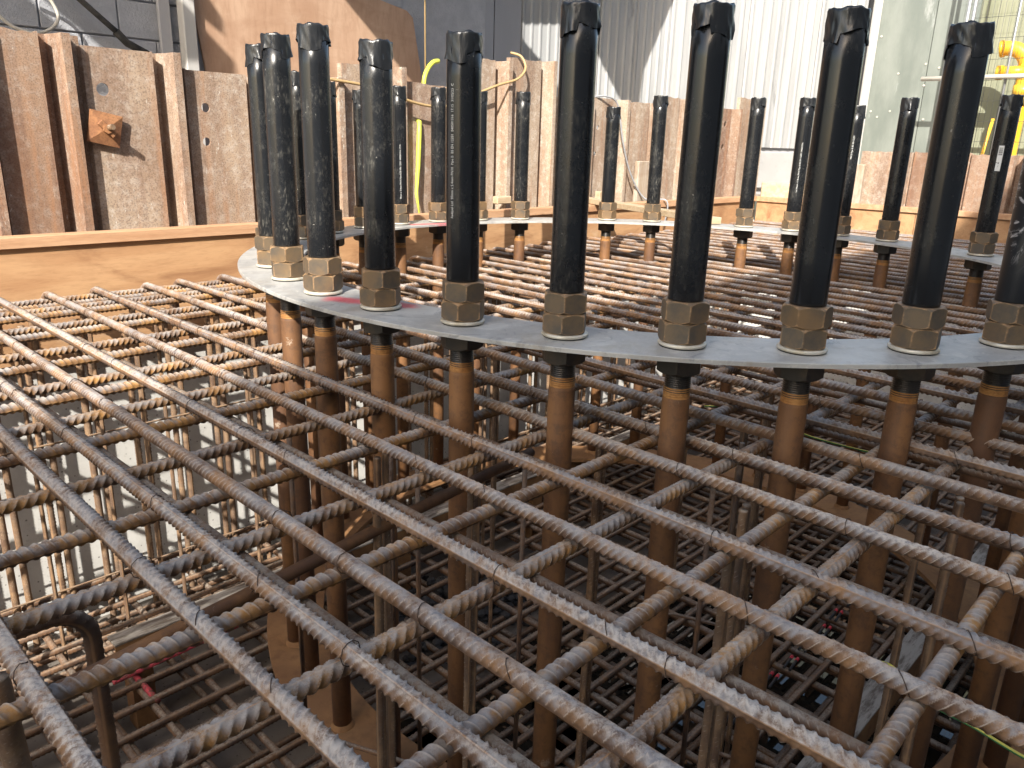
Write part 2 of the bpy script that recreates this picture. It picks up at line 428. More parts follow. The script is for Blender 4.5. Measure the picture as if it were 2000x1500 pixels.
def wall_thing(name, args, mat, label, cat):
    w = MB(); w.box(*args); return tag(w.build(name, M[mat]), label, cat)
wall_thing('concrete_wall', (PX0, PX1 + .2, PY1, PY1 + .15, ZF, -.64), 'conc', 'pale concrete pit wall below the long plywood formwork on the left', 'wall')
wall_thing('concrete_wall', (PX1, PX1 + .2, PY0, PY1 - .003, ZF, -.30), 'conc', 'concrete pit wall below the formwork at the far right end', 'wall')
wall_thing('concrete_wall', (PX0 - .2, PX1 + .2, PY0 - .2, PY0, ZF, -.06), 'conc', 'concrete pit wall on the near side behind the viewer', 'wall')
wall_thing('concrete_wall', (PX0 - .2, PX0, PY0 + .003, PY1 + .15, ZF, -.06), 'conc', 'concrete pit wall at the near left end out of view', 'wall')

# water lying on the pit floor
def puddle(cx, cy, rx, ry, seed, label_only=None):
    r = random.Random(seed); n = 40; ph = [r.uniform(0, 6.28) for _ in range(4)]
    P = []
    for k in range(n):
        a = 2 * PI * k / n
        w = 1 + .16 * math.sin(2 * a + ph[0]) + .11 * math.sin(5 * a + ph[1]) + .07 * math.sin(9 * a + ph[2])
        P.append((cx + rx * w * math.cos(a), cy + ry * w * math.sin(a), ZF + .006))
    V = [(cx, cy, ZF + .006)] + P
    me = mesh_np('water', V, np.zeros((0, 4)), M['water'], False, [(0, 1 + k, 1 + (k + 1) % n) for k in range(n)])
    tag(link('water', me), kind='structure')
puddle(3.4, 1.2, 1.7, .85, 3); puddle(5.2, 1.9, .7, .5, 5); puddle(2.2, 2.2, .6, .35, 9); puddle(3.35, 2.15, .75, .42, 12); puddle(1.75, 2.25, .35, .22, 14)

# ------------------------------------------------------------------ the shading building behind the viewer, and the back walls with added unseen shade-casting slabs
b = empty('site_building', (0, -4.2, 0)); tag(b, 'grey rendered building behind the viewer that shades the near side of the pit', 'building')
g = MB(); g.box(-14, 30, -3, 0, -.06, 8.30); g.build('wall', M['render'], b)
g = MB(); g.box(-14.05, 30.05, -3.05, .06, 8.30, 8.42); g.build('parapet', M['render'], b)
for x in range(-10, 16, 4):
    g = MB(); g.box(x, x + 1.2, .004, .03, 3, 4.6); f = g.build('window', M['white_post'], b)
    g = MB(); g.box(x + .08, x + 1.12, .031, .036, 3.08, 4.52); g.build('pane', M['water'], f)

# block wall (y = 5.5) behind the left sheet piles; the blocks that show are built one by one
bw = empty('block_wall', (0, 5.5, 0)); tag(bw, 'grey painted concrete block wall behind the sheet piles at top left', 'wall')
g = MB(); g.box(-3.0, 5.3, .02, .25, -.06, 3.3); g.build('backing', M['block'], bw)
blocks = []
for row in range(8):
    for kx in range(12):
        x0 = -.60 + kx * .45 - (.225 if row % 2 else 0); z0 = .14 + row * .225
        if x0 < 0.6 or x0 > 3.9: continue
        if len(blocks) < 4:
            g = MB(); g.box(.005, .445, 0, .022, .005, .22, .004); o = g.build('block', M['block'], bw, (x0, random.uniform(-.003, .002), z0)); blocks.append(o)
        else:
            o = random.choice(blocks).copy(); COL.objects.link(o); o.parent = bw; o.location = (x0, random.uniform(-.004, .003), z0)
def occluder(label, poly, y_wall):  # added unseen slab, outlined so its shadow falls on the back walls
    g = MB(); g.poly([(x, y, 3.303) for x, y in poly], .10)
    return tag(g.build('shadow_occluder', M['render']), label, 'occluder')
occluder('added unseen canopy on the block wall above the top left of view', [(-3, 3.55), (-.95, 3.55), (-.95, 3.98), (-.76, 3.98), (-.70, 3.6), (-.02, 3.60), (.02, 3.92), (.17, 3.92), (.22, 3.8), (.40, 4.1), (.62, 5.5), (.62, 5.74), (-3, 5.74)], 5.5)
occluder('added unseen canopy with a notched edge above the grey boards and white sheets', [(1.62, 3.3), (3.6, 3.3), (4.0, 4.2), (4.02, 4.52), (4.3, 4.70), (4.74, 4.58), (4.92, 4.3), (4.55, 3.5), (4.75, 3.6), (5.35, 3.95), (6.5, 4.38), (7.4, 5.35), (5.28, 6.20), (5.28, 5.74), (1.62, 5.74)], 5.5)

# strips, post and leaning plywood in front of the block wall
g = MB(); g.box(0, .075, -.035, 0, -.06, 1.9, .004)
tag(g.build('timber_strip', M['grey_board'], None, (2.34, 5.49, 0)), 'narrow grey painted strip on the block wall left of the white post', 'strip')
g = MB(); g.box(0, .085, -.085, 0, -.06, 2.2, .006)
tag(g.build('steel_post', M['white_post'], None, (2.455, 5.45, 0)), 'chipped white square post beside the leaning plywood', 'post')
g = MB(); g.box(0, .085, -.03, 0, -.06, 2.2, .004)
tag(g.build('timber_strip', M['grey_board'], None, (2.55, 5.485, 0)), 'grey strip between the white post and the leaning plywood', 'strip')
sheet = empty('plywood_sheet', (0, 5.40, 0)); tag(sheet, 'large weathered brown plywood sheet leaning on the wall behind the sheet piles', 'plywood')
g = MB(); g.poly([(2.70, 0, .10), (4.64, 0, .10), (4.39, .02, 1.42), (4.33, .02, 1.465), (3.96, .03, 1.53), (3.0, .05, 2.2), (2.46, .05, 2.1)], .018, (0, 1, 0)); g.build('panel', M['old_ply'], sheet)

# rusty bracket, iron pipe and cable on the block wall
g = MB(); g.tube([(1.75, 5.40, 1.30), (1.98, 5.40, 1.11), (2.08, 5.40, 1.03)], .018, 8); g.tube([(2.04, 5.40, 1.06), (2.10, 5.40, 1.0), (2.26, 5.40, .93)], [.026, .024, .022], 8)
tag(g.build('iron_pipe', M['dark_iron']), 'flaking black iron pipe slanting down the grey block wall', 'pipe')
pts = [(1.40, 5.42, 1.10), (1.47, 5.40, 1.03), (1.56, 5.38, 1.00), (1.65, 5.38, 1.02), (1.71, 5.38, 1.08), (1.71, 5.39, 1.15), (1.66, 5.40, 1.22), (1.55, 5.42, 1.25)]
g = MB(); g.tube(smooth(pts), .010, 8)
tag(g.build('cable_loop', M['offwhite_tube']), 'loop of dirty white cable on the block wall in the top left corner', 'cable')

# angled white sheet cladding
cl = empty('cladding_wall', (5.2, 6.3, 0), math.atan2(-2.06, 5.8)); tag(cl, 'white painted sheet-clad shed wall with grey boards on its left', 'building')
g = MB(); g.box(-.15, 6.2, .06, .25, -.06, 3.3); g.build('backing', M['grey_board'], cl)
for x0, x1 in ((-.12, .04), (.05, .30), (.31, .765), (.775, 1.07)):
    g = MB(); g.box(x0, x1, 0, .055, .0, 3.25, .004); g.build('board', M['grey_board'], cl, (0, random.uniform(-.01, .01), 0))
def rib_sheet(w, z0, z1, pitch=.095, dep=.014):
    n = int(w / pitch * 8); xs = np.linspace(0, w, n + 1)
    ph_ = (xs / pitch) % 1
    d = np.clip(np.where(ph_ < .12, ph_ / .12, np.where(ph_ < .30, 1, np.where(ph_ < .42, (.42 - ph_) / .12, 0))), 0, 1) * dep
    V = []
    for z in (z0, z1):
        for x, y in zip(xs, d): V.append((x, -y, z))
    k = len(xs)
    for z in (z0, z1):
        for x, y in zip(xs, d): V.append((x, -y + .004, z))
    Q = []
    for i in range(k - 1):
        Q += [(i, i + 1, k + i + 1, k + i), (2 * k + i, 3 * k + i, 3 * k + i + 1, 2 * k + i + 1), (i, 2 * k + i, 2 * k + i + 1, i + 1), (k + i, k + i + 1, 3 * k + i + 1, 3 * k + i)]
    Q += [(0, k, 3 * k, 2 * k), (k - 1, 3 * k - 1, 4 * k - 1, 2 * k - 1)]
    return mesh_np('cladding_sheet', V, Q, M['clad'], False)
edges = [1.08, 1.55, 2.02, 2.48, 2.94, 3.5, 4.06, 4.61, 5.18, 5.72, 5.97]
for i in range(len(edges) - 1):
    zb = .50 if edges[i] > 4 else .30
    link('cladding_sheet', rib_sheet(edges[i + 1] - edges[i] - .006, zb + random.uniform(-.01, .01), 3.25, .10 if i < 4 else .14, .014 if i < 4 else .010), cl, (edges[i], .02 + (i % 2) * .006, 0))
g = MB(); g.box(5.975, 6.03, .0, .05, .3, 3.25); g.build('shadow_gap', M['blackrod'], cl)
g = MB(); g.box(6.035, 6.16, -.03, .05, .3, 3.25, .004); g.build('corner_trim', M['white_post'], cl)
g = MB(); g.box(3.9, 6.1, .0, .055, .02, .455, .006); g.build('plinth', M['render'], cl)

# green-grey sheet, mesh fence, boards and yellow ducts at the far right
gp = empty('sheet_hoarding', (11.0, 4.22, 0)); tag(gp, 'streaked green-grey sheet hoarding with rivets at the upper right', 'hoarding')
g = MB(); g.box(0, .03, -.66, 0, -.06, 3.2); g.build('panel', M['green_panel'], gp)
g = MB(); g.box(.004, .034, -1.14, -.668, -.06, 3.2); g.build('panel', M['green_panel'], gp)
for (y, z) in ((-.05, 1.9), (-.06, 1.0), (-.15, .93), (-.30, 1.0), (-.33, 1.45), (-.55, .95), (-.60, 1.05), (-.64, 1.55), (-.66, 1.3), (-.72, .9), (-.80, 1.5), (-1.08, 2.0), (-1.05, .9)):
    g = MB(); g.tube([(-.008, y, z), (0.002, y, z)], .013, 8); g.build('rivet', M['offwhite_tube'], gp)
bh = empty('board_hoarding', (11.35, 3.55, 0)); tag(bh, 'yellow-green board hoarding behind the mesh fence on the far right', 'hoarding')
for k in range(12):
    g = MB(); g.box(0, .03, -.19, 0, -.06, 3.0 + random.uniform(-.03, .03), .003); g.build('board', M['green_board'], bh, (random.uniform(-.006, .006), -k * .195, 0))
mf = empty('mesh_fence', (10.5, 0, 0)); tag(mf, 'steel mesh fence panel with round posts in front of the yellow ducts', 'fence')
for y, r in ((3.06, .020), (3.0, .019), (2.55, .013), (1.1, .02)):
    g = MB(); g.tube([(0, y, -.06), (0, y, 3.0)], r, 10); g.build('fence_post', M['galv'], mf)
g = MB()
for k in range(32): g.tube([(0.004, 2.98 - k * .058, .1), (.004, 2.98 - k * .058, 2.95)], .002, 4)
o = g.build('vertical_wires', M['mesh_wire'], mf); tag(o, kind='stuff')
g = MB()
for k in range(13): g.tube([(0, 3.0, .2 + k * .22), (0, 1.1, .2 + k * .22)], .0022, 4)
o = g.build('horizontal_wires', M['mesh_wire'], mf); tag(o, kind='stuff')
g = MB(); g.tube([(10.44, 3.42, 1.33), (10.44, 1.5, 1.33)], .026, 12)
tag(g.build('scaffold_tube', M['offwhite_tube']), 'off-white horizontal tube across the green panel and the mesh fence', 'tube')
def arc_pts(c, r, a0, a1, n=10): return [(c[0], c[1] - r * math.cos(a0 + (a1 - a0) * i / n), c[2] + r * math.sin(a0 + (a1 - a0) * i / n)) for i in range(n + 1)]
g = MB(); g.tube(smooth([(10.8, 2.72, 1.655), (10.8, 2.66, 1.66), (10.8, 2.58, 1.645), (10.8, 2.50, 1.59), (10.8, 2.455, 1.51), (10.8, 2.44, 1.40), (10.8, 2.44, .7), (10.8, 2.44, -.06)], 5), .080, 18)
g.tube([(10.8, 2.735, 1.654), (10.8, 2.70, 1.658)], .093, 18); g.tube([(10.8, 2.44, 1.14), (10.8, 2.44, 1.26)], .093, 18)
dd = g.build('duct_bend', M['duct']); tag(dd, 'yellow plastic duct with a curved top end behind the mesh fence', 'duct')
g = MB(); g.tube([(10.77, 2.70, 1.40), (10.77, 2.42, 1.40)], .066, 16); g.tube([(10.77, 2.72, 1.40), (10.77, 2.66, 1.40)], .078, 16); g.build('branch', M['duct'], dd)
g = MB(); g.tube([(10.75, 2.76, -.06), (10.75, 2.66, .9)], .018, 8)
tag(g.build('yellow_pole', M['duct']), 'thin yellow pole leaning behind the black pipe that carries the white sticker', 'pole')

# ------------------------------------------------------------------ sheet piles
def holed_face(x0, x1, z0, z1, y, holes):
    """a rectangle in xz with round holes; returns verts, quads"""
    V, Q = [], []
    def v(x, z): V.append((x, y, z)); return len(V) - 1
    def rect(a, b_, c, d):
        if b_ - a > 1e-6 and d - c > 1e-6: Q.append((v(a, c), v(b_, c), v(b_, d), v(a, d)))
    z = z0
    for hx, hz, hr in sorted(holes, key=lambda h: h[1]):
        s = hr * 1.5
        rect(x0, x1, z, hz - s); rect(x0, hx - s, hz - s, hz + s); rect(hx + s, x1, hz - s, hz + s)
        n = 24; A, B_ = [], []
        for k in range(n):
            a = 2 * PI * k / n + PI / 4; c, sn = math.cos(a), math.sin(a); q = s / max(abs(c), abs(sn))
            A.append(v(hx + hr * c, hz + hr * sn)); B_.append(v(hx + q * c, hz + q * sn))
        for k in range(n): Q.append((A[k], B_[k], B_[(k + 1) % n], A[(k + 1) % n]))
        z = hz + s
    rect(x0, x1, z, z1)
    return V, Q

# one pile: wide flange, web back, pan, web forward, narrow clutch flange
PROF = [(-.010, .035), (0, .0), (.365, .0), (.385, .095), (.425, .10), (.442, .03), (.452, -.065), (.494, -.065), (.503, .02), (.520, .035)]
def sheet_pile(mat, top, holes=(), slope=0.0, bot=-.4, notch=True, cut=0.0):
    V, Q = [], []
    PR = [(x - (cut if x > .2 else 0), y) for x, y in PROF] + ([(.445, .04)] if cut else [])
    for i in range(len(PR) - 1):
        (xa, ya), (xb, yb) = PR[i], PR[i + 1]
        if i == 1 and holes:
            v2, q2 = holed_face(xa, xb, bot, top, ya, holes)
            Q += [tuple(k + len(V) for k in q) for q in q2]; V += v2
        else:
            n = len(V); ta, tb = top + slope * (xa - .25), top + slope * (xb - .25)
            if i == 1 and notch:   # uneven burnt top edge
                xs = np.linspace(xa, xb, 9); zs = [ta + (tb - ta) * k / 8 + (random.uniform(-.012, .004) if 0 < k < 8 else 0) for k in range(9)]
                for k in range(9): V += [(xs[k], ya, bot), (xs[k], ya, zs[k])]
                Q += [(n + 2 * k, n + 2 * k + 2, n + 2 * k + 3, n + 2 * k + 1) for k in range(8)]
            else:
                V += [(xa, ya, bot), (xb, yb, bot), (xb, yb, tb), (xa, ya, ta)]; Q.append((n, n + 1, n + 2, n + 3))
    me = mesh_np('sheet_pile', V, Q, M[mat], False)
    bm = bmesh.new(); bm.from_mesh(me); bmesh.ops.remove_doubles(bm, verts=bm.verts, dist=.0005); bmesh.ops.recalc_face_normals(bm, faces=bm.faces)
    bm.to_mesh(me); bm.free()
    return me
def solid(o, t=.011):
    md = o.modifiers.new('thickness', 'SOLIDIFY'); md.thickness = t; md.offset = 1 if False else -1
    return o

LP = [  # x, top, holes, material, label
    (.62, .98, (), 'pile_red', 'tall reddish rusty sheet pile cut by the left edge of the photo'),
    (1.135, .94, (), 'pile_red', 'reddish rusty sheet pile second from the left edge, above the formwork'),
    (1.575, .895, ((.085, .685, .033),), 'pile', 'wide rusty sheet pile that carries the square anchor plate'),
    (2.12, .82, ((.10, .62, .026), (.09, .43, .024)), 'pile', 'rusty sheet pile with two dark round holes left of the bolts'),
    (2.65, .85, (), 'pile', 'rusty sheet pile hidden behind the leftmost group of black pipes'),
    (3.17, .95, (), 'pile', 'tall narrow-topped rusty sheet pile behind the third and fourth near pipes'),
    (3.70, .865, (), 'pile', 'rusty sheet pile behind the hanging yellow hose'),
    (4.23, 1.085, (), 'pile_pale', 'tall pale sheet pile under the looped tan cable'),
    (4.76, 1.125, (), 'pile_pale', 'tallest pale sheet pile, right of the looped tan cable'),
    (5.29, .865, (), 'pile_pale', 'low pale sheet pile right behind the fifth near pipe'),
    (5.82, .885, ((.10, .63, .02), (.08, .40, .02)), 'pile_pale', 'pale sheet pile with two small holes beside the grey cable'),
    (6.35, .88, (), 'pile_pale', 'pale sheet pile with the rounded timber offcut at its foot'),
    (6.88, .955, (), 'pile_pale', 'pale sheet pile just left of the sixth near pipe'),
    (7.41, .92, (), 'pile_pale', 'pale sheet pile hidden behind the sixth near pipe'),
    (7.94, .90, ((.25, .74, .03), (.24, .50, .028)), 'pile_red', 'brown sheet pile with two white-looking holes near the far corner'),
    (8.47, 1.03, (), 'pile_pale', 'last sheet pile of the left row at the gap in the far corner'),
]
for i, (x, top, holes, mt, lab) in enumerate(LP):
    o = link('sheet_pile', sheet_pile(mt, top, holes, .02 * (i % 3 - 1), cut=.12 if i == 1 else 0.0), None, (x, 4.66, 0))
    tag(o, lab, 'sheet pile', 'sheet piles along the left side of the pit'); solid(o)
RPL = ['low streaked sheet pile at the left end of the right-hand row', 'low purplish-brown sheet pile behind the second near pipe from the right', 'low sheet pile with a pink paint spot in the right-hand row',
       'low shaded sheet pile behind the pipe with the white sticker', 'low shaded sheet pile cut by the right edge', 'low sheet pile beyond the right edge of the photo']
for k in range(6):
    o = link('sheet_pile', sheet_pile('pile' if k < 1 else 'pile_red', .495 + .01 * (k % 2)), None, (8.82, 3.36 - k * .53, 0), (0, 0, -PI / 2))
    tag(o, RPL[k], 'sheet pile', 'low sheet piles along the right end of the pit'); solid(o)

# square anchor plate bolted on the wide pile
ap = empty('anchor_plate', (1.635, 4.625, .485)); ap.rotation_euler = (0, math.radians(12), 0)
tag(ap, 'small square rusty anchor plate bolted diagonally on the wide sheet pile', 'anchor plate')
s = .083
V = [(-s, 0, -s), (s, 0, -s), (s, 0, s), (-s, 0, s), (-.02, -.022, -.02), (.02, -.022, -.02), (.02, -.022, .02), (-.02, -.022, .02), (-s, .012, -s), (s, .012, -s), (s, .012, s), (-s, .012, s)]
Q = [(0, 1, 5, 4), (1, 2, 6, 5), (2, 3, 7, 6), (3, 0, 4, 7), (4, 5, 6, 7), (0, 8, 9, 1), (1, 9, 10, 2), (2, 10, 11, 3), (3, 11, 8, 0), (8, 11, 10, 9)]
link('plate', mesh_np('plate', V, Q, M['anchor_rust'], False), ap)
g = MB(); g.tube([(0, .0, 0), (0.008, -.085, .012)], .015, 10); g.build('threaded_bar', M['rebar_vert'], ap)
g = MB(); g.box(-.05, .05, -.042, -.022, -.017, .017, .003, Matrix.Rotation(math.radians(33), 4, 'Y')); g.tube([(0, -.022, 0), (0, -.048, 0)], .026, 6); g.build('wing_nut', M['anchor_rust'], ap)

# ------------------------------------------------------------------ formwork
fw = empty('plywood_formwork', (0, 4.36, 0)); tag(fw, 'long orange plywood formwork with a timber batten along the left side of the pit', 'formwork')
xe = [-1.2, .62, 3.06, 4.2, 6.6, 8.50]
for i in range(5):
    g = MB(); g.box(xe[i] + .003, xe[i + 1] - .003, .0, .02, -.66, -.084, .002); g.build('plywood_panel', M['ply'], fw, (0, random.uniform(-.002, .002), 0))
for x0, x1 in ((-1.2, 2.9), (2.906, 5.6), (5.606, 8.50)):
    g = MB(); g.box(x0, x1, -.022, .075, -.082, -.026, .003); g.build('batten', M['batten'], fw)
fw = empty('plywood_formwork', (8.50, 0, 0)); tag(fw, 'plywood formwork with a timber batten across the far right end of the pit', 'formwork')
ye = [4.335, 2.62, 1.2, -1.5]
for i in range(3):
    g = MB(); g.box(.0, .02, ye[i + 1] + .003, ye[i] - .003, -.36, -.084, .002); g.build('plywood_panel', M['ply'], fw, (random.uniform(-.002, .002), 0, 0))
for y1, y0 in ((4.335, 2.35), (2.344, -1.5)):
    g = MB(); g.box(-.022, .06, y0, y1, -.082, -.028, .003); g.build('batten', M['batten'], fw)

# loose pale timber laid from the formwork to the ring
p0, p1 = Vector((5.72, 4.62, -.024)), Vector((4.78, 2.72, -.010)); d = (p1 - p0)
mt_ = Matrix.Translation(p0) @ d.to_track_quat('X', 'Z').to_matrix().to_4x4()
g = MB(); g.box(0, d.length, -.05, .05, 0, .045, .003, mt_)
tag(g.build('timber_plank', M['timber']), 'pale loose timber plank lying from the formwork to the far side of the ring', 'plank')
def offcut(loc, sx, sy, sz, rz, mat, label, tilt=0.0):
    g = MB(); g.box(-sx / 2, sx / 2, -sy / 2, sy / 2, 0, sz, .006)
    o = g.build('timber_offcut', M[mat], None, loc, (tilt, 0, rz)); tag(o, label, 'timber', 'timber offcuts against the sheet piles')
offcut((6.55, 4.575, -.06), .20, .05, .40, 0, 'old_timber', 'short wide timber offcut standing against a pale sheet pile mid-picture')
offcut((4.60, 4.56, .0), .16, .06, .06, 0, 'timber', 'small pale timber block wedged on the sheet pile left of the far pipe')
offcut((5.95, 4.56, .0), .22, .06, .07, 0, 'timber', 'small pale timber block at the foot of the pile beside the grey cable')
offcut((7.86, 4.57, -.06), .13, .05, .80, 0, 'old_timber', 'tall pale timber board standing against the brown holed pile')
offcut((7.62, 4.54, -.06), .22, .04, .36, 0, 'old_timber', 'short knotty board standing left of the tall pale board')
offcut((8.72, 3.33, -.06), .05, .13, .42, 0, 'old_timber', 'stained timber post at the left end of the low right-hand piles')
offcut((9.25, 3.95, -.06), .10, 1.3, .17, .5, 'timber', 'yellow timber rail lying in the gap at the far corner')

# ------------------------------------------------------------------ the anchor ring plates
RC = (3.138, 2.058); RB = 1.7507; PH = math.radians(202.0 - 46.35); NB = 36
def ring_plate(name, ri, ro, z0, z1, mat, seg=180):
    a = np.arange(seg) * 2 * PI / seg; prof = [(ri, z0), (ro, z0), (ro, z1 - .0015), (ro - .0015, z1), (ri + .0015, z1), (ri, z1 - .0015)]
    V = np.array([[(RC[0] + r * math.cos(t), RC[1] + r * math.sin(t), z) for t in a] for r, z in prof]).reshape(-1, 3)
    n = len(prof); Q = []
    for i in range(n):
        for k in range(seg): Q.append((i * seg + k, i * seg + (k + 1) % seg, ((i + 1) % n) * seg + (k + 1) % seg, ((i + 1) % n) * seg + k))
    me = mesh_np(name, V, Q, mat, False); bm = bmesh.new(); bm.from_mesh(me); bmesh.ops.recalc_face_normals(bm, faces=bm.faces); bm.to_mesh(me); bm.free()
    return me
tag(link('anchor_ring', ring_plate('anchor_ring', 1.623, 1.879, -.025, -.013, M['plate'])), 'grey galvanised steel ring plate with red paint marks holding the circle of bolts', 'ring plate')
tag(link('base_ring', ring_plate('base_ring', 1.61, 1.872, -1.745, -1.72, M['ring_rust'])), 'brown rusty base ring plate down in the pit at the foot of the bolts', 'ring plate')

# ------------------------------------------------------------------ anchor bolts
def hex_nut(name, af, h, mat, ch=.85):
    per = []; es = []
    ri = af / 2; rc = ri / math.cos(PI / 6); K = 8
    for s_ in range(6):
        a0, a1 = s_ * PI / 3 - PI / 6, (s_ + 1) * PI / 3 - PI / 6
        p, q = np.array([math.cos(a0), math.sin(a0)]) * rc, np.array([math.cos(a1), math.sin(a1)]) * rc
        for k in range(K): per.append(p + (q - p) * k / K); es.append(1.0 if k == 0 else 0.0)
    per = np.array(per); n = len(per); R = np.linalg.norm(per, axis=1); dz = (R - ri) * ch
    ca = per / R[:, None]
    V, E = [], []
    rings = []
    def add(xy, z, e):
        rings.append(len(V) // 1)
        for k in range(n): V.append((xy[k][0], xy[k][1], z[k])); E.append(e[k] if hasattr(e, '__len__') else e)
    inner = ca * (ri * .985)
    es = np.array(es); one = np.ones(n)
    add(ca * ri * .55, 0 * one, .2); add(inner, 0 * one, .5)
    add(per, dz, 1.0); add(per, dz + .004, np.maximum(es, .1)); add(per, h - dz - .004, np.maximum(es, .1)); add(per, h - dz, 1.0)
    add(inner, h * one, .9); add(ca * ri * .55, h * one, .5)
    m_ = len(V) // n; Q = []
    for i in range(m_ - 1):
        for k in range(n): Q.append((i * n + k, i * n + (k + 1) % n, (i + 1) * n + (k + 1) % n, (i + 1) * n + k))
    me = mesh_np(name, V, Q, mat, False)
    at = me.attributes.new('edge', 'FLOAT', 'POINT'); at.data.foreach_set('value', np.array(E, np.float32))
    return me
nut_me = hex_nut('nut', .109, .0535, M['nut']); nut_dark = hex_nut('lower_nut', .109, .056, M['nut_dark'])
washer_me = lathe('washer', [(.036, -.0095), (.060, -.0095), (.0622, -.0075), (.0622, -.003), (.060, -.0005), (.036, -.0005)], M['washer'], 40, True, False)
seal_me = lathe('seal', [(.036, -.013), (.0565, -.013), (.0575, -.0095), (.036, -.0095)], M['seal'], 32, True, False)
prof = [];
z = -.135
while z < -.070: prof += [(.0325, z), (.0345, z + .0016), (.0345, z + .0024), (.0325, z + .004)]; z += .0056
thread_me = lathe('thread', prof, M['thread'], 28, True, False)
prof = []; z = -.152
while z < -.124: prof += [(.0335, z), (.0352, z + .0018), (.0352, z + .003), (.0335, z + .0048)]; z += .0066
thread_rust_me = lathe('rusted_thread', prof, M['thread_rust'], 28, True, False)
shank_me = lathe('shank', [(.0365, -1.72), (.0365, -1.0), (.0365, -.160), (.0345, -.149)], M['stud'], 28)
foot_me = lathe('weld_collar', [(.047, -1.72), (.045, -1.712), (.037, -1.700)], M['ring_rust'], 24, True, False)

TOPS = {0: .784, -1: .79, -2: .792, -3: .73, -4: .736, -5: .792, -6: .788, -7: .784, -8: .766, -9: .78, 1: .77, 2: .76, 3: .766, 4: .745, 5: .724, 6: .766, 7: .778,
        8: .776, 9: .786, 10: .77, 11: .718, 12: .794, 13: .77, 14: .788, 15: .786, 16: .74, 17: .774, 18: .77, 19: .764, 20: .77}
WH = {0: 'leftmost on the near side of the ring', -1: 'second from the left on the near side of the ring', -2: 'third from the left on the near side of the ring',
      -3: 'fourth from the left on the near side, by the red paint', -4: 'fifth from the left on the near side of the ring', -5: 'sixth from the left on the near side, at the picture centre',
      -6: 'fourth from the right on the near side of the ring', -7: 'third from the right on the near side of the ring', -8: 'second from the right on the near side of the ring',
      -9: 'cut by the right edge of the photo',
      1: 'hidden behind the leftmost near one', 2: 'at the left end of the ring, second behind the leftmost near one',
      3: 'on the far side, between the second and third near ones', 4: 'on the far side, just right of the third near one', 5: 'on the far side, just left of the fourth near one',
      6: 'on the far side, just right of the fourth near one', 7: 'on the far side, standing clear right of the yellow hose', 8: 'on the far side, mostly hidden by the fifth near one',
      9: 'on the far side, standing clear below the looped tan cable', 10: 'on the far side, hidden behind the sixth near one', 11: 'on the far side, beside the thin grey cable',
      12: 'on the far side, left of the fourth near one from the right', 13: 'on the far side, hidden behind the fourth near one from the right',
      14: 'on the far side, in front of the brown holed sheet pile', 15: 'on the far side, left of the third near one from the right', 16: 'on the far side, right of the third near one from the right',
      17: 'on the far side, standing clear in front of the green-grey hoarding', 18: 'on the far side, hidden by the second near one from the right', 19: 'on the far side, at the right edge beside the mesh fence',
      20: 'on the far side, beyond the right edge of the photo'}
DUSTY = {0, -1, -2, -3, 3, 4, 5, 6, 7, 9, 11, 12}
for k in range(-15, -9):
    TOPS[k] = .77 + .006 * (k % 3)
    WH[k] = ORD[-9 - k] + ' beyond the right edge of the photo'
pipe_cache = {}
def pipe_mesh(L, mat):
    key = (round(L, 3), mat)
    if key not in pipe_cache:
        zs = [0, .002] + [L * k / 6 for k in range(1, 6)] + [L - .012, L - .012]
        rr = [.0442] + [.045] * 7 + [.040]
        pipe_cache[key] = lathe('pipe', list(zip(rr, zs)), M[mat], 36)
    return pipe_cache[key]
def tape_mesh(seed):
    r = random.Random(seed); seg = 72; rows = 10; a = np.arange(seg) * 2 * PI / seg
    low = .056 + .010 * np.sign(np.sin(2 * a + r.uniform(0, 6))) + .006 * np.sin(3 * a + r.uniform(0, 6))
    p = [r.uniform(0, 6.28) for _ in range(6)]
    fold = .5 * np.sin(9 * a + p[0]) + .35 * np.sin(17 * a + p[1]) + .3 * np.sin(27 * a + p[2])
    flap = np.maximum(0, np.sin(2 * a + p[3])) ** 8 + np.maximum(0, np.sin(3 * a + p[4])) ** 14
    V = []
    for i in range(rows + 1):
        t = i / rows
        R = .0462 + .0012 * fold * (1 - .3 * t) + .0007 * np.sin(11 * a + 9 * t + p[5]) + flap * .007 * (1 - t) ** 2
        zz = -low * (1 - t) + 0.0 * t + (.0012 * np.sin(5 * a + p[1]) * t)
        for k in range(seg): V.append((R[k] * math.cos(a[k]), R[k] * math.sin(a[k]), zz[k]))
    for rad, zc in ((.0445, .0035), (.028, .001), (.012, -.003)):
        for k in range(seg): V.append((rad * math.cos(a[k]), rad * math.sin(a[k]), zc + .0022 * math.sin(4 * a[k] + p[2]) + .0015 * math.sin(9 * a[k] + p[0])))
    V.append((0, 0, -.004)); Q = []
    n = rows + 4
    for i in range(n - 1):
        for k in range(seg): Q.append((i * seg + k, i * seg + (k + 1) % seg, (i + 1) * seg + (k + 1) % seg, (i + 1) * seg + k))
    T = [(len(V) - 1, (n - 1) * seg + k, (n - 1) * seg + (k + 1) % seg) for k in range(seg)]
    return mesh_np('tape_cap', V, Q, M['tape'], True, T)
tapes = [tape_mesh(i) for i in range(7)]

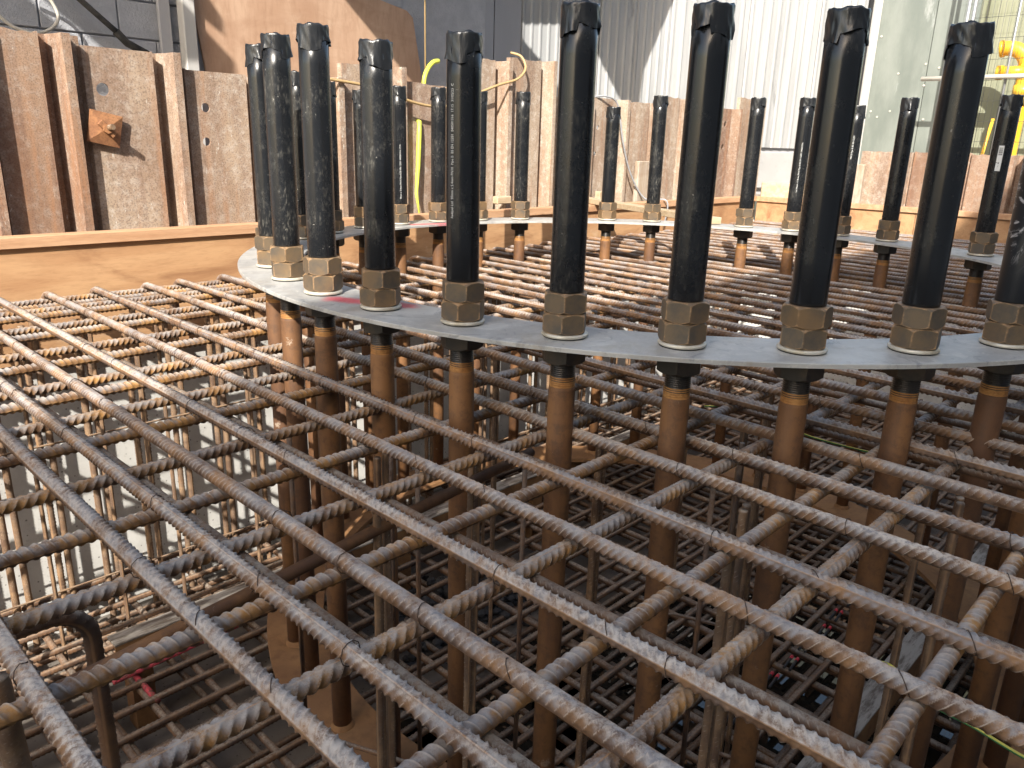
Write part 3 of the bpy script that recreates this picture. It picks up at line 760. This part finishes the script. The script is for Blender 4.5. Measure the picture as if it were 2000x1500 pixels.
def wrap_text(body, size, theta, z0, r, parent, name='printing', mat='print', vertical=True, squash=1.0):
    """flat lettering bent round the pipe"""
    cu = bpy.data.curves.new('lettering', 'FONT'); cu.body = body; cu.size = size; cu.resolution_u = 2
    tmp = bpy.data.objects.new('lettering', cu); COL.objects.link(tmp)
    dg = bpy.context.evaluated_depsgraph_get(); me = bpy.data.meshes.new_from_object(tmp.evaluated_get(dg))
    bpy.data.objects.remove(tmp); bpy.data.curves.remove(cu)
    for vtx in me.vertices:
        x, y = vtx.co.x * squash, vtx.co.y
        t = theta - y / r if vertical else theta + x / r
        zz = z0 + x if vertical else z0 + y
        vtx.co = (r * math.cos(t), r * math.sin(t), zz)
    me.materials.clear(); me.materials.append(M[mat])
    return link(name, me, parent)

for k in range(-15, 21):
    an = PH - 2 * PI * k / NB
    x, y = RC[0] + RB * math.cos(an), RC[1] + RB * math.sin(an)
    t = empty('anchor_bolt', (x, y, -.013), random.uniform(0, PI))
    tag(t, 'rusty anchor bolt ' + WH[k] + (', shank seen between bars' if k < -9 else ''), 'bolt', 'anchor bolts standing round the ring plate')
    dz = .013
    for nm, me, zz, rr in (('washer', washer_me, 0, 0), ('seal', seal_me, 0, 0), ('nut', nut_me, .0, random.uniform(0, 1)), ('nut', nut_me, .0540, random.uniform(0, 1)), ('lower_nut', nut_dark, -.0815, random.uniform(0, 1)),
                           ('thread', thread_me, 0, 0), ('rusted_thread', thread_rust_me, 0, 0), ('shank', shank_me, 0, 0), ('weld_collar', foot_me, 0, 0)):
        link(nm, me, t, (random.uniform(-.002, .002), random.uniform(-.002, .002), zz + dz) if nm in ('washer', 'nut') else (0, 0, zz + dz), (0, 0, rr))
    L = TOPS[k] - .1082
    tp = empty('plastic_pipe', (x, y, .1082)); tp.rotation_euler = (random.uniform(-.003, .003), random.uniform(-.003, .003), 0)
    lab = 'black plastic pipe ' + WH[k]
    if k == -4: lab = 'black plastic pipe with white printed lettering, fifth from the left on the near side'
    if k == 19: lab = 'black plastic pipe with a white barcode sticker, on the far side at the right edge'
    if k == -9: lab = 'black plastic pipe smeared with white mortar, cut by the right edge'
    tag(tp, lab, 'pipe', 'black pipes over the anchor bolts')
    link('pipe', pipe_mesh(L, 'pipe_smear' if k == -9 else 'pipe_dusty' if k in DUSTY else 'pipe'), tp, (0, 0, 0), (0, 0, 0))
    link('tape_cap', tapes[k % 7], tp, (0, 0, L - .004), (0, 0, random.uniform(0, 6)))
    toC = math.atan2(-y, -x)          # facing the viewer
    if k == -4: wrap_text('Radijuel Ltd  90mm x 5.4mm PN10  Pipe B  BS EN 12201  040501316  17:15  31/05/23  C', .0118, toC - .62, .17, .0453, tp, squash=.78)
    if k == 6: wrap_text('90mm x 5.4mm PN10 Pipe B BS EN 12201 040501316 17:15', .0125, toC + .25, .03, .0453, tp)
    if k == 15: wrap_text('Ltd 90mm x 5.4mm PN10 Pipe B BS EN 12201 040501316', .0125, toC + .10, .12, .0453, tp)
    if k == 16: wrap_text('PN10 Pipe B BS EN 12201', .0125, toC + .2, .33, .0453, tp)
    if k == 19:
        ns = 6; V = []
        for zz in (.30, .42):
            for i in range(ns + 1): tt = toC - .30 + .52 * i / ns; V.append((.0455 * math.cos(tt), .0455 * math.sin(tt), zz))
        so = link('sticker', mesh_np('sticker', V, [(i, i + 1, ns + 2 + i, ns + 1 + i) for i in range(ns)], M['sticker'], True), tp)
        V, Q = [], []
        zz = .375
        while zz < .41:
            h_ = random.choice((.0012, .002, .003))
            n0 = len(V)
            for z2 in (zz, zz + h_):
                for i in range(4): tt = toC - .22 + .36 * i / 3; V.append((.0458 * math.cos(tt), .0458 * math.sin(tt), z2))
            Q += [(n0 + i, n0 + i + 1, n0 + 5 + i, n0 + 4 + i) for i in range(3)]; zz += h_ + random.choice((.0012, .002))
        link('barcode', mesh_np('barcode', V, Q, M['ink'], True), so)
        wrap_text('1/2', .022, toC - .02, .315, .0458, so, 'lettering', 'ink', True)

# ------------------------------------------------------------------ reinforcing bars
def rebar_mesh(name, pts, r, pitch, step, seg, mat, rib=.0022, phase=0.0, crust=0.0, incl=.6, cap=True):
    """sweep a ribbed bar along a polyline (numpy)"""
    P = np.array(pts, float); d = np.linalg.norm(np.diff(P, axis=0), axis=1); S = np.concatenate([[0], np.cumsum(d)])
    n = max(2, int(S[-1] / step)); s = np.linspace(0, S[-1], n + 1)
    C = np.stack([np.interp(s, S, P[:, i]) for i in range(3)], 1)
    Tn = np.gradient(C, axis=0); Tn /= np.linalg.norm(Tn, axis=1)[:, None]
    ref = np.array([0, 0, 1.0]) if abs(Tn[0][2]) < .7 else np.array([1.0, 0, 0])
    if np.any(np.abs(Tn @ ref) > .95): ref = np.array([1.0, 0, 0]) if np.max(np.abs(Tn[:, 0])) < .5 else np.array([0, 1.0, 0])
    N = ref - Tn * (Tn @ ref)[:, None]; N /= np.linalg.norm(N, axis=1)[:, None]; B = np.cross(Tn, N)
    if seg >= 18:
        hf = np.concatenate([[0, .11], np.linspace(.26, PI - .26, 13), [PI - .11]]); th = (np.concatenate([hf, hf + PI]) + phase); seg = 32
    else: th = np.linspace(0, 2 * PI, seg, endpoint=False) + phase
    u = (th - phase + 1e-9) % (2 * PI); half = u % PI; side = (u >= PI).astype(float)
    crescent = np.clip(np.sin(half), 0, 1) ** .7
    ph_ = (s[:, None] + incl * r * (half - PI / 2)[None] * (1 - 2 * side)[None] * 1.0 + side[None] * pitch * .5) / pitch % 1
    w = .33; bumpf = np.where(ph_ < w, np.sin(ph_ / w * PI) ** .8, 0)
    du = np.minimum(half, PI - half)
    rg = np.exp(-(du / .12) ** 2); ridge = (.0026 if r > .014 else .0012) * rg
    Rr = r + rib * bumpf * crescent[None] + ridge[None]
    if crust:
        rs = np.random.default_rng(int(phase * 1000) + 1)
        nn = rs.normal(size=(n + 1, seg)); k = np.array([.25, .5, .25])
        for _ in range(2): nn = np.apply_along_axis(lambda q: np.convolve(q, k, 'same'), 0, nn); nn = (np.roll(nn, 1, 1) + 2 * nn + np.roll(nn, -1, 1)) / 4
        Rr = Rr + crust * nn
    V = C[:, None] + Rr[..., None] * (np.cos(th)[None, :, None] * N[:, None] + np.sin(th)[None, :, None] * B[:, None])
    i = np.arange(n)[:, None]; kk = np.arange(seg)[None]
    Q = np.stack([i * seg + kk, i * seg + (kk + 1) % seg, (i + 1) * seg + (kk + 1) % seg, (i + 1) * seg + kk], -1).reshape(-1, 4)
    V = V.reshape(-1, 3); V = np.vstack([V, C[:1], C[-1:]]); a, b_ = len(V) - 2, len(V) - 1
    T = [(a, (q + 1) % seg, q) for q in range(seg)] + [(b_, n * seg + q, n * seg + (q + 1) % seg) for q in range(seg)]
    me = mesh_np(name, V, Q, mat, True, T)
    rb = np.concatenate([np.maximum(bumpf * crescent[None], 0).ravel(), [0, 0]]).astype(np.float32)
    rd = np.concatenate([np.broadcast_to(rg[None], (n + 1, seg)).ravel(), [0, 0]]).astype(np.float32)
    me.attributes.new('rib', 'FLOAT', 'POINT').data.foreach_set('value', rb)
    me.attributes.new('ridge', 'FLOAT', 'POINT').data.foreach_set('value', rd)
    return me

ZA, ZB = -.289, -.322
R0 = .0145
def hook(y_end, z, r=.09, leg=.17, n=8):
    """bar along -Y that turns down at the wall end"""
    P = [(0, -1.3, 0), (0, y_end - r, 0)]
    for i in range(1, n + 1):
        a = PI / 2 * i / n; P.append((0, y_end - r + r * math.sin(a), -r + r * math.cos(a)))
    P.append((0, y_end, -leg)); return P
A_me = [rebar_mesh('rebar', hook(4.255, 0), R0, .0170, .0028, 20, M['rebar_a'], .0039, ph, cr, inc) for ph, cr, inc in ((.3, .0002, .75), (1.25, .0004, .9), (2.2, .0003, .65))]
A_crust = [rebar_mesh('rebar', hook(4.255, 0), R0, .0165, .0029, 20, M['rebar_a'], .0046, ph, .0016, .9) for ph in (.8, 1.7)]
AX = [-.24, -.02, .213, .447, .585, .729, .912, 1.138, 1.329, 1.585, 1.785, 1.99, 2.2, 2.4, 2.61]
x = 2.61
while x < 8.25: x += .195 + random.uniform(-.02, .02); AX.append(x)
ANEAR = {}
tie = []
def tie_mesh(seed):
    r = random.Random(seed); g = MB()
    pts = []
    for i in range(11):
        a = 2 * PI * i / 10 + .4
        pts.append((.0186 * math.cos(a), .010 * math.sin(a * 1.0 + .6) + r.uniform(-.001, .001), .0186 * math.sin(a)))
    g.tube(pts, .0009, 5)
    e = pts[-1]; g.tube([e, (e[0] + .006, e[1] + .008, e[2] - .012), (e[0] + r.uniform(.0, .012), e[1] + .02, e[2] - .03)], .0011, 5)
    me = bpy.data.meshes.new('tie_wire'); g.bm.to_mesh(me); g.bm.free(); me.materials.append(M['wire']); return me
ties = [tie_mesh(i) for i in range(4)]
BY = [4.21, 4.065, 3.985, 3.865, 3.615, 3.465, 3.192, 2.993, 2.725, 2.583, 2.362, 2.143, 1.872, 1.615, 1.376, 1.138, .905, .661, .491, .229, -.02, -.26]
near_names = {2: 'thick dusty rebar of the top layer crossing the bottom left corner of the photo'}
for i, x in enumerate(AX):
    crusty = i in (7, 8, 9) or (i > 12 and i % 4 == 0)
    me = A_crust[i % 2] if crusty else A_me[i % 3]
    ry = random.uniform(-.010, .010)
    o = link('rebar', me, None, (x + .02 * ry, 0, ZA + random.uniform(-.002, .003)), (random.uniform(-.001, .001), 0, ry * .5))
    if i < 2: lab = 'dusty top-layer rebar passing beneath the viewer out of the picture'
    elif i < 13:
        lab = 'dusty rust-brown top-layer rebar running from the left formwork, ' + ORD[i - 1] + ' from the bottom left corner'
    else: lab = 'rusty top-layer rebar in the dense far rows, ' + (ORD[i - 12] + ' row going away' if i - 12 <= 26 else ORD[len(AX) - i] + ' from the far end')
    tag(o, lab, 'rebar', 'top-layer rebars running out from the left formwork' if 2 <= i < 13 else 'rebars of the dense far rows' if i >= 13 else 'top-layer rebars beneath the viewer')
    if i < 14:
        for yb in BY:
            if yb < -.1 or yb > 3.9 or random.random() < .42: continue
            link('tie_wire', random.choice(ties), o, (0, yb + random.choice((-.02, .02)), 0), (0, random.uniform(-.6, .9), random.uniform(-.5, .5)))
B_me = [rebar_mesh('rebar', [(-.9, 0, 0), (8.40, 0, 0)], R0 - .0006, .0205, .0029, 20, M['rebar_b'], .0048, ph, .0003, inc) for ph, inc in ((.15, .8), (1.9, .55))]
for i, y in enumerate(BY):
    o = link('rebar', B_me[i % 2], None, (random.uniform(-.05, .05), y, ZB + random.uniform(-.002, .001)), (0, 0, random.uniform(-.003, .003)))
    lab = ('orange rusty second-layer rebar parallel to the left formwork, ' if y > 2.3 else 'shaded grey-brown second-layer rebar parallel to the left formwork, ') + ORD[i + 1] + ' from it'
    tag(o, lab, 'rebar', 'second-layer rebars parallel to the left formwork')

# thinner bars under the mat
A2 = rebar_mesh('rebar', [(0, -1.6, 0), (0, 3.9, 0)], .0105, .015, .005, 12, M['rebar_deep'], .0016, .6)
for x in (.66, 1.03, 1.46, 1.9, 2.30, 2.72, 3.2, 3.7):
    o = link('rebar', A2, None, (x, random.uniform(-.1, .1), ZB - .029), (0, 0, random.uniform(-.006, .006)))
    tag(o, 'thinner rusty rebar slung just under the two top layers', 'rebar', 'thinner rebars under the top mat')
g = MB(); g.tube([(.12, 1.235, -.40), (.50, 1.29, -.40), (1.6, 1.44, -.40)], .0145, 12)
tag(g.build('steel_bar', M['stud']), 'smooth brown steel bar under the mat at the lower left', 'bar')
def hook_b(y, x_end, z, leg, label, rr=.0155):
    P = [(-.6, 0, 0), (x_end - .07, 0, 0)] + [(x_end - .07 + .07 * math.sin(PI / 2 * i / 8), 0, -.07 + .07 * math.cos(PI / 2 * i / 8)) for i in range(1, 9)] + [(x_end, 0, -leg)]
    o = link('hooked_rebar', rebar_mesh('hooked_rebar', P, rr, .018, .0035, 16, M['rebar_deep'], .0022, .4), None, (0, y, z)); tag(o, label, 'rebar')
hook_b(1.435, .375, -.372, 1.65, 'dark hooked rebar bending down under the mat at the bottom left')
g = MB()
o = link('rebar', rebar_mesh('rebar', [(.195, 1.30, -.36), (.235, 1.16, -1.95)], .0175, .018, .0035, 14, M['rebar_vert'], .002, .4))
tag(o, 'thick tan upright rebar under the mat in the bottom left corner', 'rebar')

# uprights against the concrete wall, in pairs, with thin ties across
VM = [rebar_mesh('upright_rebar', [(0, 0, -1.92), (0, 0, z)], .0150, .019, .005, 12, M['rebar_vert'], .0036, ph) for z, ph in ((-.10, .4), (-.05, 1.5))]
x = .10; k = 0
while x < 8.2:
    for dx in (0, .052):
        o = link('upright_rebar', VM[k % 2], None, (x + dx, 4.215 + random.uniform(-.012, .012) - .0 , -.33), (random.uniform(-.004, .004), random.uniform(-.004, .004), random.uniform(0, 3)))
        tag(o, ('left' if dx == 0 else 'right') + ' bar of the ' + (ORD[k // 2 + 1] + ' upright rebar pair from the left' if k < 50 else ORD[36 - k // 2] + ' upright rebar pair from the far end') + ' of the concrete wall', 'rebar', 'upright rebars along the concrete wall'); k += 1
    x += .228 + random.uniform(-.012, .012)
thin_v = rebar_mesh('upright_rebar', [(0, 0, -1.75), (0, 0, 0)], .0095, .014, .005, 10, M['rebar_vert'], .0015, .4)
for x, y in ((.86, 3.78), (1.17, 3.80), (1.47, 3.80), (1.92, 3.82), (.52, 3.6), (2.4, 3.8)):
    o = link('upright_rebar', thin_v, None, (x, y, -.345), (0, 0, x))
    tag(o, 'thin single upright rebar standing in front of the paired uprights', 'rebar', 'thin uprights inside the left edge of the cage')
for x, y in ((1.358, 1.44), (1.70, 1.265), (1.607, .76), (1.41, .688), (.975, 1.352), (1.16, 1.60), (2.15, 1.05), (2.62, 1.20), (1.79, 2.9), (2.5, 2.5), (2.9, 3.0), (3.6, 2.1), (2.2, .52), (2.05, .41)):
    for dx in (0, .035):
        o = link('upright_rebar', thin_v, None, (x + dx, y + dx * .3, -.345), (random.uniform(-.008, .008), random.uniform(-.008, .008), x * 3))
        tag(o, 'rusty upright spacer rebar in the middle of the pit between the mats', 'rebar', 'upright spacer rebars inside the pit')
thin_h = rebar_mesh('tie_bar', [(0, 0, 0), (8.3, 0, 0)], .0052, .009, .004, 8, M['rebar_vert'], .0009, .5)
for j, z in enumerate((-.76, -1.04, -1.32, -1.60, -1.86)):
    o = link('tie_bar', thin_h, None, (0, 4.187, z)); tag(o, 'thin tan horizontal tie bar across the paired uprights, ' + ORD[j + 1] + ' below the formwork', 'tie bar', 'thin tie bars along the left uprights')

# bottom mats
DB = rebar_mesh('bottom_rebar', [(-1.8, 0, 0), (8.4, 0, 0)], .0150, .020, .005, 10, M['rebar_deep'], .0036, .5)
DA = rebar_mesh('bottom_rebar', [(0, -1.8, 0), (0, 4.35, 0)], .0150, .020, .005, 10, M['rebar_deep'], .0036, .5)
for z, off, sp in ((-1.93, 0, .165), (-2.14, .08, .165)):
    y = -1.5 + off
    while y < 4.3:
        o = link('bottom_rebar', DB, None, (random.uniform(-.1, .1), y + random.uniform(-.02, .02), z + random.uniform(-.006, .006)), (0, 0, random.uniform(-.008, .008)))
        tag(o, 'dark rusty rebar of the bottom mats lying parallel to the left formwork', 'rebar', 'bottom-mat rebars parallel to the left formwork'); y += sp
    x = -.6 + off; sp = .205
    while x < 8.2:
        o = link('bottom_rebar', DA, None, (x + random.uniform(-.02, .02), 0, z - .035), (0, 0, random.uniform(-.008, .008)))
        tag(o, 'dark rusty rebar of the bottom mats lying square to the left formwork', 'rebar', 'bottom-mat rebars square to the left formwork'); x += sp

# bent links inside the pit (thin stirrups)
def stirrup(x, y, z0, z1, w, rz, label):
    P = [(0, 0, 0), (0, 0, z0 - z1 + .04), (.012, 0, z0 - z1 + .012), (.04, 0, z0 - z1), (w - .04, 0, z0 - z1), (w - .012, 0, z0 - z1 + .012), (w, 0, z0 - z1 + .04), (w, 0, 0)]
    P = [(a, b_, c - (z0 - z1) * 2 if False else -c) for a, b_, c in P]
    g = MB(); g.tube(P, .0075, 8)
    o = g.build('bent_link', M['rebar_deep'], None, (x, y, z0), (0, 0, rz)); tag(o, label, 'rebar', 'thin bent links hanging in the pit')
for x, y, rz in ((1.28, 1.70, -1.2), (1.62, 1.32, -1.25), (2.05, 1.0, -1.2), (1.1, 1.95, -1.15), (2.55, 1.5, -1.2)):
    stirrup(x, y, -.36, -1.35 - .2 * random.random(), .42, rz, 'thin rusty bent link hanging from the mat in the shaded pit')

# steel angles under the base ring
for i, (y, x0, x1, lab) in enumerate(((3.40, .96, 5.3, 'steel angle with a mortar-splashed top lying deep at the left of the pit'), (.80, 2.2, 5.2, 'dull grey steel angle lying deep at the right of the pit'))):
    t = empty('steel_angle', (x0, y, -1.75)); tag(t, lab, 'steel angle')
    g = MB(); g.box(0, x1 - x0, -.05, .05, -.010, 0, .001); g.build('top_flange', M['angle'], t)
    g = MB(); g.box(0.002, x1 - x0 - .002, -.045, -.035, -.135, -.0105); g.build('web', M['ring_rust'], t)
    for s_ in (.05, 1.6, 2.8):
        g = MB(); g.box(s_, s_ + .10, -.05, .05, ZF + 1.75, -.136); g.build('packer', M['ring_rust'], t)

# painted bars, spacers, stones and earth cables down in the pit
for P, lab in (([(.92, 3.31, -1.902), (1.55, 3.335, -1.902)], 'pink sprayed rebar piece lying along the bottom mat at the lower left'), ([(1.02, 3.55, -1.94), (1.03, 3.10, -1.94)], 'pink sprayed rebar piece crossing the other at the lower left')):
    o = link('painted_rebar', rebar_mesh('painted_rebar', P, .013, .017, .005, 10, M['redpaint'], .002, .3)); tag(o, lab, 'rebar')
for j in range(9):
    x = 2.55 + j * .19; y = 1.23 + .01 * math.sin(j * 3)
    t = empty('spacer_clip', (x, y, -1.905), .1); tag(t, 'pair of black rods with red tips lying on the bottom mat at the lower right', 'spacer', 'red-tipped spacers on the bottom mat')
    for dy in (-.014, .014):
        g = MB(); g.tube([(-.06, dy, 0), (.03, dy, 0)], .007, 8); r_ = g.build('rod', M['blackrod'], t)
        g = MB(); g.tube([(.031, dy, 0), (.055, dy, 0)], .0085, 8); g.build('tip', M['red'], r_)
def stone_pile(n, cx, cy, sx, sy, seed):
    r = random.Random(seed); bm = bmesh.new()
    for _ in range(n):
        u, w = r.gauss(0, .45), r.gauss(0, .45); h = max(0, .22 * (1 - (u * u + w * w))) * r.random()
        res = bmesh.ops.create_icosphere(bm, subdivisions=1, radius=r.uniform(.014, .038))
        sc = Vector((r.uniform(.7, 1.3), r.uniform(.7, 1.3), r.uniform(.5, .9)))
        for v in res['verts']: v.co = Vector((v.co.x * sc.x, v.co.y * sc.y, v.co.z * sc.z)) * r.uniform(.85, 1.1) + Vector((cx + u * sx, cy + w * sy, ZF + .02 + h))
    me = bpy.data.meshes.new('dark_stones'); bm.to_mesh(me); bm.free(); me.materials.append(M['stone'])
    o = link('dark_stones', me); tag(o, 'heap of dark stones on the pit floor inside the ring', 'stones', None, 'stuff')
stone_pile(520, 2.72, 3.0, .50, .40, 4)
g = MB(); g.tube(smooth([(1.42, .375, -.47), (1.43, .36, -.462), (1.44, .335, -.47), (1.41, .27, -.485), (1.42, .19, -.50), (1.40, .10, -.50), (1.39, -.05, -.50), (1.40, -.4, -.7)]), .0036, 8)
tag(g.build('earth_cable', M['earth']), 'green and yellow earth cable under the mat at the bottom right', 'cable')
g = MB(); g.tube(smooth([(2.70, 1.50, -.52), (2.74, 1.38, -.50), (2.76, 1.28, -.50), (2.80, 1.1, -.56), (3.2, .9, -.7)]), .004, 8)
tag(g.build('earth_cable', M['earth']), 'green and yellow earth cable seen between bars below the right of the ring', 'cable')

# ------------------------------------------------------------------ hose and cables at the sheet piles
g = MB(); g.tube(smooth([(4.06, 4.72, 1.035), (4.0, 4.71, 1.02), (3.94, 4.70, .97), (3.90, 4.69, .90), (3.89, 4.69, .80)]), .017, 10)
tag(g.build('yellow_hose', M['hose']), 'end of the lime yellow hose curling up over the sheet piles', 'hose')
g = MB(); g.tube([(3.80, 4.70, .63), (3.815, 4.645, .60), (3.80, 4.63, .52), (3.78, 4.62, .30), (3.745, 4.60, .10), (3.73, 4.55, -.04)], [.012, .017, .018, .017, .012, .006], 10)
tag(g.build('yellow_hose', M['hose']), 'lime yellow hose hanging straight down the front of the sheet piles', 'hose')
g = MB(); g.tube(smooth([(2.9, 4.60, .84), (3.05, 4.58, .83), (3.3, 4.57, .81), (3.52, 4.57, .765), (3.75, 4.57, .72), (3.95, 4.57, .71), (4.15, 4.58, .745), (4.35, 4.58, .83), (4.55, 4.57, .90), (4.74, 4.56, .955), (4.84, 4.57, 1.04), (4.84, 4.62, 1.13), (4.8, 4.70, 1.16)]), .010, 8)
tag(g.build('tan_cable', M['cable']), 'tan cable draped across the sheet piles and looped over the tallest one', 'cable')
g = MB(); g.tube(smooth([(5.80, 4.70, .88), (5.95, 4.62, .90), (6.08, 4.59, .86), (6.14, 4.58, .72), (6.2, 4.57, .50), (6.34, 4.56, .22), (6.52, 4.50, -.01), (6.6, 4.30, -.02), (6.62, 4.32, -.25)]), .008, 8)
tag(g.build('grey_cable', M['grey_cable']), 'thin grey cable hanging over the pale piles into the pit', 'cable')
g = MB(); g.tube([(1.3 - .005 + 1.05, 1.457 + .55, 3.2), (1.585, 1.452, .75)], .003, 6) if False else g.tube([(3.92, 4.70, .4), (3.93, 4.72, 3.3)], .006, 6)
tag(g.build('thin_rod', M['cable']), 'thin rusty rod rising behind the pipe with white lettering', 'rod')
g = MB(); g.tube([(5.95, 4.80, .80), (5.96, 4.80, .98)], [.03, .02], 8)
tag(g.build('red_cap', M['red']), 'small red plastic cap behind the sheet piles right of the picture centre', 'cap')
